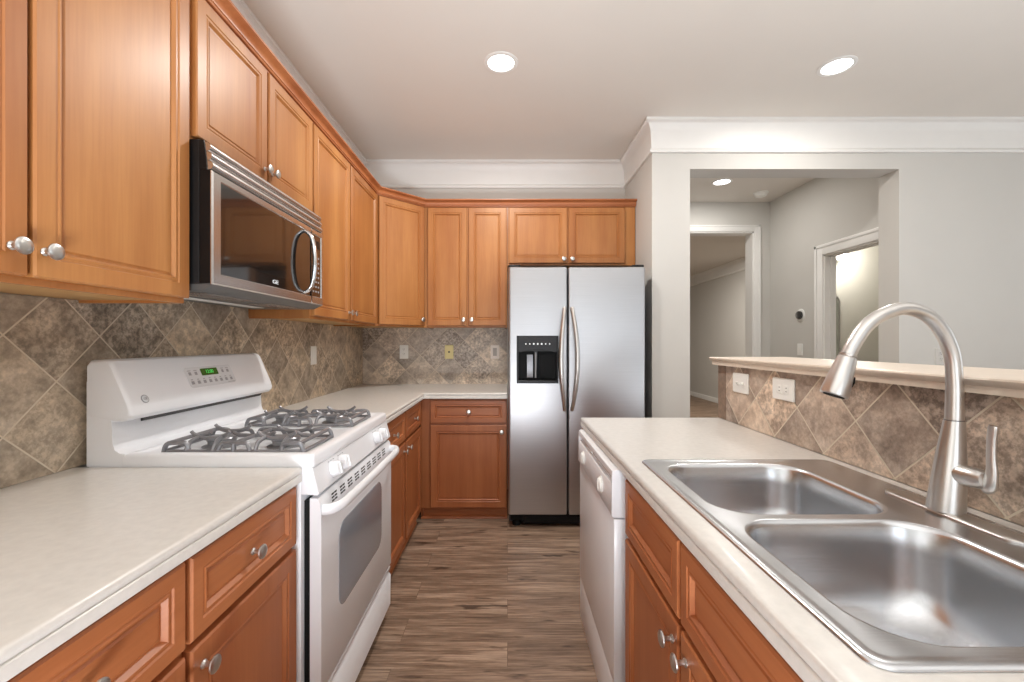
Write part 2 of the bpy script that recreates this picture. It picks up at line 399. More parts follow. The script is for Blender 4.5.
# bathroom door casing and jamb on the right-hand hall wall
bm = B(); t = 0.018; w = 0.095
for x in (2.9 - t,):
    bx(bm, x, 2.9, 3.958, 3.958 + w, 0, 2.062 + w, 0.004); bx(bm, x, 2.9, 3.25 - 0.06, 3.25, 0, 2.062 + w, 0.004); bx(bm, x, 2.9, 3.25, 3.958, 2.062, 2.062 + w, 0.004)
    bx(bm, x - 0.008, x, 3.958 + w - 0.028, 3.958 + w, 0, 2.062 + w, 0.003); bx(bm, x - 0.008, x, 3.19, 3.958 + w, 2.062 + w - 0.028, 2.062 + w, 0.003)
bx(bm, 2.898, 3.002, 3.946, 3.962, 0, 2.062); bx(bm, 2.898, 3.002, 3.246, 3.262, 0, 2.062); bx(bm, 2.898, 3.002, 3.25, 3.958, 2.05, 2.066)
bx(bm, 2.945, 2.965, 3.934, 3.947, 0, 2.05); bx(bm, 2.945, 2.965, 3.262, 3.946, 2.038, 2.05)
struct('door_2', bm, 'trim')

# ceiling crown molding (built up: cove, flat frieze, bead), following the walls
CP = [(0, -0.225), (0.016, -0.225), (0.020, -0.214), (0.014, -0.198), (0.006, -0.192), (0.013, -0.085), (0.014, -0.078), (0.020, -0.06), (0.034, -0.035), (0.046, -0.022), (0.055, -0.018), (0.055, 0.0), (0, 0)]
bm = B(); sweep(bm, [(XL, -3.4), (XL, YB), (XS, YB), (XS, YP0), (5.6, YP0), (5.6, -3.4)], CP, CEIL); struct('trim_1', bm, 'trim', 'white crown molding under the kitchen ceiling')
bm = B(); sweep(bm, [(1.13, 11.1), (4.35, 11.1), (4.35, 4.91)], CP, CEIL); struct('trim_2', bm, 'trim')
BP = [(0, 0), (0.014, 0), (0.014, 0.085), (0.008, 0.1), (0, 0.1)]
bm = B(); sweep(bm, [(4.35, 11.1), (4.35, 4.91)], BP); struct('baseboard_far', bm, 'trim')
bm = B(); sweep(bm, [(2.79, 4.77), (2.9, 4.77), (2.9, 4.054)], BP); struct('baseboard_hall', bm, 'trim')
bm = B(); sweep(bm, [(2.733, YP0), (5.6, YP0)], BP); struct('baseboard_partition', bm, 'trim')

# ================================================================== CABINETS
def knob(parent, loc, rot=None):
    bm = B()
    mt = Matrix.Rotation(R(90), 4, 'X')     # axis towards -y
    lathe(bm, [(0.0085, 0), (0.0085, 0.002), (0.0055, 0.005), (0.0048, 0.014), (0.0075, 0.019), (0.0150, 0.0205), (0.0168, 0.0225), (0.0165, 0.0250), (0.0140, 0.0268), (0.008, 0.0278), (0.002, 0.0281)], 20, mt)
    return build('knob', bm, 'knob', parent, loc)
def front(name, w, h, parent, loc, mat, frame=0.055, label=None):
    """framed cabinet door or drawer front: x 0..w, z 0..h, back at y=0, face at y=-0.02"""
    bm = B(); T = 0.02; f = min(frame, h * 0.27)
    rings = [(0, 0), (0, T - 0.004), (0.0035, T), (f - 0.012, T), (f - 0.0095, T - 0.003), (f - 0.006, T - 0.003), (f - 0.003, T - 0.0012), (f, T - 0.0012), (f + 0.006, T - 0.010), (f + 0.010, T - 0.0105), (f + 0.014, T - 0.0075), (f + 0.018, T - 0.0075)]
    loops = [[(i, -d, i), (w - i, -d, i), (w - i, -d, h - i), (i, -d, h - i)] for i, d in rings]
    loft(bm, loops, True, True, True)
    return build(name, bm, mat, parent, loc, label=label, sharp=20)
def base_cabinet(label, loc, rot, w, depth, doors, drawers, group=None, dz=(0.09, 0.675), wz=(0.69, 0.853), end=None, fw='drawer', top=0.865):
    """local frame: x along the front, frame face at y=0, y grows to the wall. doors/drawers: (x0, x1, knob x or None)"""
    t = thing('base_cabinet', label, 'cabinet', loc, rot, group)
    bm = B(); s = 0.018
    bx(bm, 0, w, 0, s, 0.08, top); bx(bm, 0, s, s, depth, 0, top); bx(bm, w - s, w, s, depth, 0, top); bx(bm, s, w - s, s, depth, 0.1, 0.118); bx(bm, s, w - s, depth - 0.01, depth, 0.118, top)
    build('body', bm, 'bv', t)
    bm = B(); bx(bm, 0.0, w, 0.03, 0.042, 0, 0.08); prism(bm, [(0.03, 0), (0.012, 0), (0.013, 0.008), (0.019, 0.015), (0.03, 0.018)], 'x', 0, w)
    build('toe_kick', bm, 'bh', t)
    for x0, x1, k in doors:
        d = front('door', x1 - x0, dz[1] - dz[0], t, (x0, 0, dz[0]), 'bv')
        if k is not None: knob(d, (k - x0, -0.02, dz[1] - dz[0] - 0.045))
    for x0, x1, k in drawers:
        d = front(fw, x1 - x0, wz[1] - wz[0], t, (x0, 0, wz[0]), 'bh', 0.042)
        if k is not None: knob(d, (k - x0, -0.02, (wz[1] - wz[0]) / 2))
    return t
def wall_cabinet(label, loc, rot, w, depth, z0, z1, doors, dz, group=None, kz=0.045):
    t = thing('wall_cabinet', label, 'cabinet', (loc[0], loc[1], z0), rot, group)
    H = z1 - z0; bm = B(); s = 0.018
    bx(bm, 0, w, 0, 0.02, 0, H); bx(bm, 0, s, 0.02, depth, 0, H); bx(bm, w - s, w, 0.02, depth, 0, H); bx(bm, s, w - s, 0.02, depth, H - s, H); bx(bm, s, w - s, depth - 0.006, depth, 0.03, H - s)
    build('body', bm, 'wv', t)
    bm = B(); bx(bm, s, w - s, 0.02, depth - 0.006, 0.008, 0.022); build('bottom_panel', bm, 'pale', t, label='pale maple underside')
    for x0, x1, k in doors:
        d = front('door', x1 - x0, dz[1] - dz[0], t, (x0, 0, dz[0] - z0), 'wv', 0.052)
        if k is not None: knob(d, (k - x0, -0.02, kz))
    return t

FX = -0.62                     # left base frame face
UX = -0.95                     # left upper frame face
L90, R90 = R(90), R(-90)
UZ0, UZ1 = 1.378, 2.330
DZ = (1.393, 2.318)
# left base run: local x -> +Y
base_cabinet('brown wood base cabinet nearest the camera under the left counter, with a panelled drawer row', (FX, -0.36, 0), L90, 0.755, 0.61, [(0.02, 0.37, 0.34), (0.385, 0.735, 0.415)], [(0.02, 0.37, 0.195), (0.385, 0.735, 0.56)])
base_cabinet('brown wood two-drawer base cabinet beside the white range, under the near left counter', (FX, 0.40, 0), L90, 0.838, 0.61, [(0.012, 0.408, 0.378), (0.422, 0.83, 0.452)], [(0.012, 0.408, 0.21), (0.422, 0.83, 0.618)])
base_cabinet('brown wood base cabinet between the range and the back corner, two doors under two drawers', (FX, 2.008, 0), L90, 1.007, 0.61, [(0.03, 0.532, 0.492), (0.562, 0.989, 0.602)], [(0.03, 0.532, 0.272), (0.562, 0.989, 0.777)])
# back base: local x -> +X, with the blind corner behind
t = base_cabinet('brown wood base cabinet between the corner and the refrigerator, one drawer over one door', (-0.62, 3.08, 0), 0, 0.618, 0.61, [(0.072, 0.612, 0.578)], [(0.072, 0.612, 0.345)])
# upper cabinets, left run
wall_cabinet('large golden brown upper cabinet nearest the camera, left of the microwave', (UX, 0.428), L90, 0.840, 0.294, UZ0, UZ1, [(0.012, 0.412, 0.382), (0.422, 0.838, 0.440)], DZ, kz=0.053)
wall_cabinet('short brown upper cabinet directly above the microwave', (UX, 1.268), L90, 0.803, 0.294, 1.868, UZ1, [(0.026, 0.407, 0.388), (0.421, 0.797, 0.441)], (1.883, 2.318), kz=0.045)
wall_cabinet('tall brown two-door upper cabinet between the microwave and the corner', (UX, 2.073), L90, 1.025, 0.294, UZ0, UZ1, [(0.010, 0.486, 0.462), (0.508, 1.018, 0.532)], DZ)
# upper cabinets, back run
wall_cabinet('tall brown two-door upper cabinet on the back wall, left of the refrigerator', (-0.65, 3.40), 0, 0.648, 0.304, UZ0, UZ1, [(0.024, 0.331, 0.306), (0.345, 0.640, 0.37)], DZ)
wall_cabinet('short wide brown upper cabinet above the refrigerator', (0.0, 3.40), 0, 1.005, 0.304, 1.868, UZ1, [(0.012, 0.466, 0.44), (0.480, 0.920, 0.506)], (1.883, 2.318), kz=0.03)
# diagonal corner cabinet
t = thing('corner_cabinet', 'tall brown single-door upper cabinet set diagonally across the room corner', 'cabinet', (-0.95, 3.10, UZ0), R(45))
D45 = 0.4243
bm = B()
Mi = Matrix.Rotation(R(-45), 4, 'Z') @ Matrix.Translation((0.95, -3.10, 0))
poly = [(-1.244, 3.704), (-1.244, 3.102), (-0.951, 3.102), (-0.652, 3.401), (-0.652, 3.704)]
pl = [(Mi @ Vector((a, b, 0)))[:2] for a, b in poly]
prism(bm, pl, 'z', 0.012, UZ1 - UZ0); prism(bm, [pl[2], pl[3], (pl[3][0] - .014, 0.02), (pl[2][0] + .014, 0.02)], 'z', 0, 0.012)
build('body', bm, 'wv', t)
pin = [(-1.23, 3.69), (-1.23, 3.13), (-0.965, 3.13), (-0.68, 3.415), (-0.68, 3.69)]
bm = B(); prism(bm, [(Mi @ Vector((a, b, 0)))[:2] for a, b in pin], 'z', 0.006, 0.0118); build('bottom_panel', bm, 'pale', t, label='pale maple underside')
d = front('door', D45 - 0.036, DZ[1] - DZ[0], t, (0.022, 0, DZ[0] - UZ0), 'wv', 0.052); knob(d, (D45 - 0.062, -0.02, 0.045))
# wooden cornice along the tops of the upper cabinets
KP = [(-0.012, 0), (0.008, 0), (0.008, 0.005), (0.016, 0.007), (0.018, 0.012), (0.022, 0.014), (0.024, 0.026), (0.034, 0.036), (0.046, 0.039), (0.050, 0.042), (0.050, 0.050), (-0.012, 0.050)]
bm = B(); sweep(bm, [(UX, 0.428), (UX, 3.10), (-0.65, 3.40), (1.006, 3.40)], KP, UZ1 - 0.004)
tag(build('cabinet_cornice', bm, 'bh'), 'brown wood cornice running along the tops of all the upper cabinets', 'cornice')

# right run: local x -> -Y, frame face at X=0.373
RX = 0.373
base_cabinet('reddish brown sink base cabinet with paired doors, under the steel sink', (RX, 1.31, 0), R90, 0.84, 0.62, [(0.012, 0.413, 0.385), (0.427, 0.828, 0.455)], [(0.012, 0.413, None), (0.427, 0.828, None)], fw='false_drawer_front')
base_cabinet('reddish brown base cabinet at the near end of the peninsula, past the sink', (RX, 0.465, 0), R90, 0.80, 0.62, [(0.02, 0.39, 0.36), (0.41, 0.78, 0.44)], [(0.02, 0.39, 0.205), (0.41, 0.78, 0.595)])
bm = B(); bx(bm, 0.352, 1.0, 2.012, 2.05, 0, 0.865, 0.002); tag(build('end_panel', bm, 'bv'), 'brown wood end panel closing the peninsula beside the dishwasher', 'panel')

# ================================================================== COUNTERTOPS
EP = [(0, -0.040), (0.0, -0.022), (-0.001, -0.0205), (-0.004, -0.019), (-0.004, -0.017), (-0.001, -0.0155), (0, -0.012), (-0.001, -0.005), (-0.004, -0.0015), (-0.009, 0)]
def edge_profile(): return EP + [(-0.03, 0), (-0.03, -0.04)]
CT = 0.905
bm = B(); bx(bm, XL + 0.002, -0.62, -0.36, 1.24, 0.865, CT); sweep(bm, [(-0.59, -0.36), (-0.59, 1.24)], edge_profile(), CT)
tag(build('countertop', bm, 'counter'), 'pale beige countertop on the near left, in front of the range', 'countertop')
bm = B()
prism(bm, [(XL + 0.002, 2.006), (-0.62, 2.006), (-0.62, 3.08), (-0.003, 3.08), (-0.003, YB - 0.002), (XL + 0.002, YB - 0.002)], 'z', 0.865, CT)
sweep(bm, [(-0.59, 2.006), (-0.59, 3.05), (-0.003, 3.05)], edge_profile(), CT)
tag(build('countertop', bm, 'counter'), 'pale beige L-shaped countertop running round the back corner to the refrigerator', 'countertop')
# peninsula top with the sink cut-out
SX0, SX1, SY0, SY1 = 0.401, 0.966, 0.470, 1.312
hole = rr(SX0 + 0.012, SX1 - 0.012, SY0 + 0.012, SY1 - 0.012, 0.018)
px0, px1, py0, py1 = 0.379, 1.004, -0.35, 2.035
bm = B()
o_ = [(px0, py0), (px1, py0), (px1, py1), (px0, py1)]
fill_holes(bm, [[(x, y, CT) for x, y in o_], [(x, y, CT) for x, y in hole]])
fill_holes(bm, [[(x, y, 0.865) for x, y in o_], [(x, y, 0.865) for x, y in hole]])
loft(bm, [[(x, y, CT) for x, y in hole], [(x, y, 0.865) for x, y in hole]])
loft(bm, [[(x, y, CT) for x, y in o_], [(x, y, 0.865) for x, y in o_]])
sweep(bm, [(1.004, 2.065), (0.349, 2.065), (0.349, -0.35)][::-1], [(-o, h) for o, h in edge_profile()], CT)
tag(build('countertop', bm, 'counter'), 'pale beige peninsula countertop holding the steel sink', 'countertop')

# ================================================================== KNEE WALL, TILES, BAR LEDGE
bm = B(); bx(bm, 1.016, 1.14, -0.35, 2.064, 0, 1.157); struct('wall_peninsula', bm, 'wall')
def splash(name, w, h, loc, rot, mat, label, ox, oz, extra=None):
    """tile panel whose object origin sits on a grout crossing at (ox, oz) inside the panel"""
    bm = B(); bx(bm, -ox, w - ox, -0.009, 0, -oz, h - oz)
    if extra: bx(bm, extra[0], extra[1], -0.009, 0, extra[2], extra[3])
    o = build(name, bm, mat, None, (0, 0, 0), rot)
    return tag(o, label, 'backsplash')
# left wall: panel along +Y from Y=-0.36 to 3.70; crossing at Y=1.188, z=1.156
o = splash('tile_backsplash', 4.06, 1.385 - 0.906, 0, L90, 'tile_l', 'brown diamond-set stone tile backsplash on the left wall behind the range', 1.188 + 0.36, 1.156 - 0.906, extra=(1.270 - 1.188, 2.068 - 1.188, 1.385 - 1.156, 1.455 - 1.156)); o.location = (XL + 0.0005, 1.188, 1.156)
o = splash('tile_backsplash', 1.238, 1.385 - 0.906, 0, 0, 'tile_b', 'greyish diamond-set stone tile backsplash on the back wall left of the refrigerator', 1.240 - 0.62, 1.025 - 0.906); o.location = (-0.62, YB - 0.0005, 1.025)
o = splash('tile_backsplash', 1.99 + 0.35, 1.157 - 0.906, 0, R90, 'tile_r', 'brown diamond-set stone tile strip between the sink and the bar ledge', 1.99 - 1.249, 1.037 - 0.906); o.location = (1.0155, 1.249, 1.037)
bm = B(); bx(bm, -(2.064 - 1.249), -(1.993 - 1.249), -0.009, 0, -(1.037 - 0.906), 1.157 - 1.037); e = build('edge_tile', bm, plain('edge_tile_stone', lin(140, 120, 104), 0.45, var=0.22, vscale=40), o)
bm = B()
LP = [(0.0, 0.0), (0.003, 0.0), (0.003, 0.016), (0.007, 0.02), (0.012, 0.024), (0.014, 0.03), (0.012, 0.034), (0.006, 0.036), (-0.02, 0.036), (-0.02, 0)]
bx(bm, 1.005, 1.33, -0.35, 2.05, 1.1575, 1.1935)
sweep(bm, [(1.33, 2.07), (0.985, 2.07), (0.985, -0.35)][::-1], [(-o, h) for o, h in LP], 1.1575)
tag(build('bar_ledge', bm, 'ledge'), 'long pale raised bar ledge on top of the tiled peninsula wall', 'ledge')

# ================================================================== SINK
t = thing('kitchen_sink', 'double-bowl stainless steel sink set into the peninsula countertop', 'sink', (0, 0, CT))
def ring(i, z, r=0.026): return [(x, y, z) for x, y in rr(SX0 + i, SX1 - i, SY0 + i, SY1 - i, max(0.008, r - i * 0.5), 8)]
bw1 = (0.443, 0.834, 0.893, 1.270); bw2 = (0.443, 0.834, 0.504, 0.872)
def bloop(b, i, z, r=0.085): return [(x, y, z) for x, y in rr(b[0] + i, b[1] - i, b[2] + i, b[3] - i, r - i * 0.3, 8)]
bm = B()
loft(bm, [ring(0, 0.0006), ring(0.001, 0.003), ring(0.005, 0.0048), ring(0.012, 0.0045), ring(0.018, 0.0033), ring(0.022, 0.003)])
fill_holes(bm, [ring(0.022, 0.003), bloop(bw1, 0, 0.003), bloop(bw2, 0, 0.003)])
build('rim', bm, 'sink', t, sharp=60)
for b in (bw1, bw2):
    bm = B()
    loft(bm, [bloop(b, 0, 0.003), bloop(b, 0.003, 0.0025), bloop(b, 0.007, -0.001), bloop(b, 0.010, -0.008), bloop(b, 0.014, -0.05), bloop(b, 0.020, -0.11), bloop(b, 0.030, -0.145), bloop(b, 0.045, -0.165), bloop(b, 0.07, -0.178), bloop(b, 0.10, -0.183)], True, False, True)
    bo = build('bowl', bm, 'sink', t, sharp=60)
    bm = B(); c = ((b[0] + b[1]) / 2, (b[2] + b[3]) / 2)
    lathe(bm, [(0.055, 0.0), (0.055, 0.002), (0.048, 0.003), (0.040, 0.001), (0.038, 0.0005), (0.012, 0.0005), (0.010, 0.006), (0.002, 0.008)], 28, Matrix.Translation((c[0], c[1], -0.1828)))
    build('drain', bm, 'drain', bo)

# ================================================================== FAUCET
FXc, FYc = 0.918, 0.906
zf = CT + 0.0032
t = thing('kitchen_faucet', 'brushed nickel pull-down gooseneck faucet behind the sink bowls', 'faucet', (FXc, FYc, zf))
bm = B()
dp = lambda i, z: [(x, y, z) for x, y in rr(-0.0245 + i, 0.0245 - i, -0.148 + i, 0.132 - i, 0.0245 - i, 8)]
loft(bm, [dp(0, 0), dp(0, 0.003), dp(0.002, 0.005), dp(0.006, 0.006)], True, True, True); build('deck_plate', bm, 'nickel', t)
bm = B(); lathe(bm, [(0.0310, 0.006), (0.0310, 0.010), (0.0300, 0.03), (0.0275, 0.07), (0.0240, 0.12), (0.0198, 0.162), (0.0170, 0.192)], 32); 
for v in bm.verts: v.co.x += 0.019 * max(0, v.co.z) / 0.192
build('body', bm, 'nickel', t)
bm = B(); cl = [(0.937, 1.0985), (0.938, 1.150), (0.937, 1.190), (0.931, 1.242), (0.910, 1.290), (0.878, 1.322), (0.834, 1.335), (0.789, 1.324), (0.754, 1.300), (0.728, 1.264), (0.7145, 1.238)]
pts = smooth_path([(x - FXc, 0, z - zf) for x, z in cl], 5)
tube(bm, pts, [0.0158 - 0.0022 * min(1, i / 12) for i in range(len(pts))], 20); build('spout', bm, 'nickel', t)
bm = B(); lathe(bm, [(0.0167, 0), (0.0169, 0.003)], 24, Matrix.Translation((0.019, 0, 0.1915))); build('collar', bm, 'drain', t)
A = Vector((0.7145 - FXc, 0, 1.238 - zf)); Bt = Vector((0.684 - FXc, 0, 1.153 - zf)); dv = (Bt - A)
bm = B(); tube(bm, [A + dv * k for k in (0.0, 0.03, 0.05, 0.08, 0.3, 0.6, 0.92, 0.98, 1.0)], [0.0160, 0.0162, 0.0150, 0.0178, 0.0200, 0.0228, 0.0258, 0.0255, 0.0235], 24); sh = build('spray_head', bm, 'nickel', t)
bm = B(); tube(bm, [Bt - dv * 0.01, Bt + dv * 0.012], [0.0195, 0.019], 20); build('aerator', bm, 'blackm', sh)
bn = A + dv * 0.62 + Vector((0.0225, -0.006, -0.004))
bm = B(); tube(bm, [bn - dv * 0.12, bn, bn + dv * 0.12], [0.003, 0.0052, 0.003], 10); build('spray_button', bm, 'blackm', sh)
bm = B()
hz = 0.086
tube(bm, [(0.013, -0.008, hz), (0.013, -0.040, hz), (0.013, -0.058, hz + 0.001), (0.013, -0.066, hz + 0.002)], [0.0215, 0.0205, 0.0190, 0.0150], 18)
h = build('handle', bm, 'nickel', t)
bm = B(); lv = smooth_path([(0.015, -0.062, hz - 0.022), (0.015, -0.070, hz - 0.005), (0.015, -0.074, hz + 0.02), (0.015, -0.073, hz + 0.05), (0.015, -0.074, hz + 0.086), (0.015, -0.077, hz + 0.110)], 4)
tube(bm, lv, [0.006, 0.0085, 0.0115, 0.0135, 0.0135, 0.0125, 0.0115, 0.0105, 0.0098, 0.0092, 0.0088, 0.0085, 0.0083, 0.0082, 0.0082, 0.0083, 0.0084, 0.0085, 0.0085, 0.0083, 0.0075], 14, 0.72); build('lever', bm, 'nickel', h)

# ================================================================== RANGE
RYN, RW = 1.246, 0.757
t = thing('gas_range', 'white freestanding gas range with grey grates between the left counters', 'range', (-0.560, RYN, 0), L90)
# local x along the front, y towards the wall (X = -0.557 - y)
bm = B(); bx(bm, 0, RW, 0.036, 0.650, 0.03, 0.905, 0.003)
for xx in (0.04, RW - 0.04):
    for yy in (0.10, 0.60): lathe(bm, [(0.018, 0), (0.018, 0.006), (0.009, 0.008), (0.009, 0.032)], 12, Matrix.Translation((xx, yy, 0)))
build('body', bm, 'white', t)
bm = B()
def ct(i, z, y1=0.56, r=0.012): return [(x, y, z) for x, y in rr(i, RW - i, i, y1 - i * 0.4, r, 4)]
loft(bm, [ct(0.0, 0.903), ct(0.0, 0.931), ct(0.003, 0.937), ct(0.009, 0.940), ct(0.028, 0.940), ct(0.034, 0.938), ct(0.046, 0.930, r=0.02), ct(0.05, 0.929, r=0.02)], True, True, True)
build('cooktop', bm, 'white', t)
# front control panel, leaning out towards its lower edge
bm = B(); prism(bm, [(0.036, 0.826), (-0.012, 0.822), (-0.0165, 0.828), (0.002, 0.900), (0.006, 0.9028), (0.036, 0.9028)], 'x', 0.0, RW); cp = build('control_panel', bm, 'white', t)
ang = math.atan2(0.0185, 0.072)
for kx in (0.120, 0.195, 0.560, 0.640):
    bm = B()
    lathe(bm, [(0.026, 0), (0.026, 0.003), (0.0235, 0.005), (0.0225, 0.020), (0.020, 0.024), (0.004, 0.025)], 28)
    bx(bm, -0.004, 0.004, -0.019, 0.019, 0.020, 0.029, 0.002)
    build('burner_knob', bm, 'white', cp, (kx, -0.0082, 0.864), rot=(R(90) - ang, 0, 0))
    bm = B()
    for k in range(3): bx(bm, -0.022 + k * 0.018, -0.012 + k * 0.018, -0.0005, 0.0, 0.0265, 0.0285)
    build('dial_print', bm, 'print', cp, (kx, -0.0079, 0.864), rot=(-ang, 0, 0))
# oven door
bm = B()
prism(bm, [(0.012, 0.240), (-0.018, 0.240), (-0.021, 0.245), (-0.021, 0.765), (-0.017, 0.800), (-0.010, 0.812), (0.012, 0.812)], 'x', 0.004, RW - 0.004)
dr = build('oven_door', bm, 'white', t)
bm = B(); bx(bm, 0.02, RW - 0.02, 0.0125, 0.0355, 0.25, 0.80); build('door_gap_shade', bm, 'blackm', t)  # black filler standing in for the shadow behind the oven door
bm = B(); wl = lambda i, y: [(x, y, z) for x, z in rr(0.134 + i, 0.600 - i, 0.405 + i, 0.682 - i, 0.05, 6)]
loft(bm, [wl(0, -0.0208), wl(0.001, -0.0225), wl(0.004, -0.023)], True, True, True); build('window', bm, 'oveng', dr)
for g in range(9):
    x0 = 0.085 + g * 0.067; bm = B()
    for k in range(3):
        for q in range(2): bx(bm, x0 + q * 0.022, x0 + q * 0.022 + 0.018, -0.0215, -0.0190, 0.772 + k * 0.0100, 0.7772 + k * 0.0100)
    for v in bm.verts: v.co.y += (v.co.z - 0.765) * 0.11
    build('vent_slot', bm, 'slot', dr)
bm = B()
hp = smooth_path([(0.014, -0.020, 0.776), (0.022, -0.045, 0.776), (0.055, -0.060, 0.776), (0.12, -0.064, 0.776), (RW / 2, -0.066, 0.776), (RW - 0.12, -0.064, 0.776), (RW - 0.055, -0.060, 0.776), (RW - 0.022, -0.045, 0.776), (RW - 0.014, -0.020, 0.776)], 5)
tube(bm, hp, 0.0160, 16, 0.75, up=(0, 0, 1)); build('door_handle', bm, 'white', dr)
bm = B(); prism(bm, [(0.030, 0.050), (-0.012, 0.050), (-0.018, 0.056), (-0.0195, 0.19), (-0.008, 0.206), (-0.016, 0.215), (-0.018, 0.230), (0.030, 0.232)], 'x', 0.004, RW - 0.004); build('storage_drawer', bm, 'white', t)
bm = B(); bx(bm, 0.01, RW - 0.01, 0.05, 0.06, 0.0, 0.05); build('kick_plate', bm, 'blackm', t)
# backguard: riser + overhanging console
bm = B(); prism(bm, [(0.655, 0.905), (0.655, 1.15), (0.610, 1.15), (0.585, 1.05), (0.582, 1.01), (0.580, 0.97), (0.574, 0.952), (0.560, 0.943), (0.545, 0.9405), (0.545, 0.905)], 'x', 0.001, RW - 0.001); bg_ = build('backguard', bm, 'white', t)
bm = B(); pts = [(0.656, 1.045), (0.656, 1.200), (0.646, 1.213), (0.602, 1.214), (0.590, 1.209), (0.581, 1.197), (0.531, 1.080), (0.526, 1.062), (0.528, 1.048), (0.540, 1.037), (0.572, 1.031), (0.600, 1.035)]
def cons(i):
    cy, cz = 0.62, 1.13
    return [(cy + (y - cy) * (1 - i), cz + (z - cz) * (1 - i)) for y, z in pts]
loft(bm, [[(x, y, z) for y, z in cons(i)] for x, i in ((0.0, 0.10), (0.002, 0.06), (0.007, 0.022), (0.016, 0.0), (RW - 0.016, 0.0), (RW - 0.007, 0.022), (RW - 0.002, 0.06), (RW, 0.10))], True, True, True)
co = build('console', bm, 'white', bg_, sharp=30)
bm = B(); prism(bm, [(0.584, 1.019), (0.5845, 1.0310), (0.570, 1.0312), (0.5795, 1.019)], 'x', 0.10, RW - 0.012); build('shadow_gap', bm, 'slot', bg_)
sl = math.atan2(0.050, 0.117)
def on_console(x, s):      # s = distance up the sloping face from its lower edge
    L = math.hypot(0.050, 0.117); return (x, 0.531 + 0.050 * s / L, 1.080 + 0.117 * s / L)
base_rot = (R(90) - sl, 0, 0)      # local z leaves the face
pad = bpy.data.objects.new('keypad', None)
bm = B(); loft(bm, [[(x, y, z) for x, y in rr(-0.125, 0.125, -0.040, 0.036, 0.012, 5)] for z in (0.0, 0.0012)], True, True, True)
kp = build('control_keypad', bm, 'plate2', co, on_console(0.384, 0.066), rot=base_rot)
bm = B(); loft(bm, [[(x, y, z) for x, y in rr(-0.050, 0.040, 0.001, 0.028, 0.003, 3)] for z in (0.0012, 0.002)], True, True, True); ds = build('display', bm, 'green', kp, label='green lit clock display')
text('clock_digits', '12:00', 0.019, 'digit', kp, (-0.005, 0.0145, 0.0022), (0, 0, 0))
bm = B()
for i in range(8):
    x = -0.115 + i * 0.030
    bx(bm, x, x + 0.014, -0.028, -0.016, 0.0012, 0.0017); bx(bm, x + 0.002, x + 0.012, -0.012, -0.009, 0.0012, 0.0016)
for x in (-0.112, -0.082, 0.062, 0.092):
    bx(bm, x, x + 0.012, 0.006, 0.018, 0.0012, 0.0017); bx(bm, x - 0.002, x + 0.014, 0.022, 0.0245, 0.0012, 0.0016)
bx(bm, 0.075, 0.115, -0.036, -0.034, 0.0012, 0.0016)
build('key_pads', bm, 'print', kp)
bm = B(); lathe(bm, [(0.013, 0), (0.013, 0.0015), (0.0112, 0.002)], 28); lg = build('round_badge', bm, 'print', co, on_console(0.060, 0.014), rot=base_rot)
bm = B(); lathe(bm, [(0.0112, 0.0018), (0.0108, 0.0022), (0.0102, 0.0024)], 24); build('badge_face', bm, 'plate2', lg)
text('badge_letters', 'GE', 0.011, 'print', lg, (0, 0, 0.0028), (0, 0, 0))
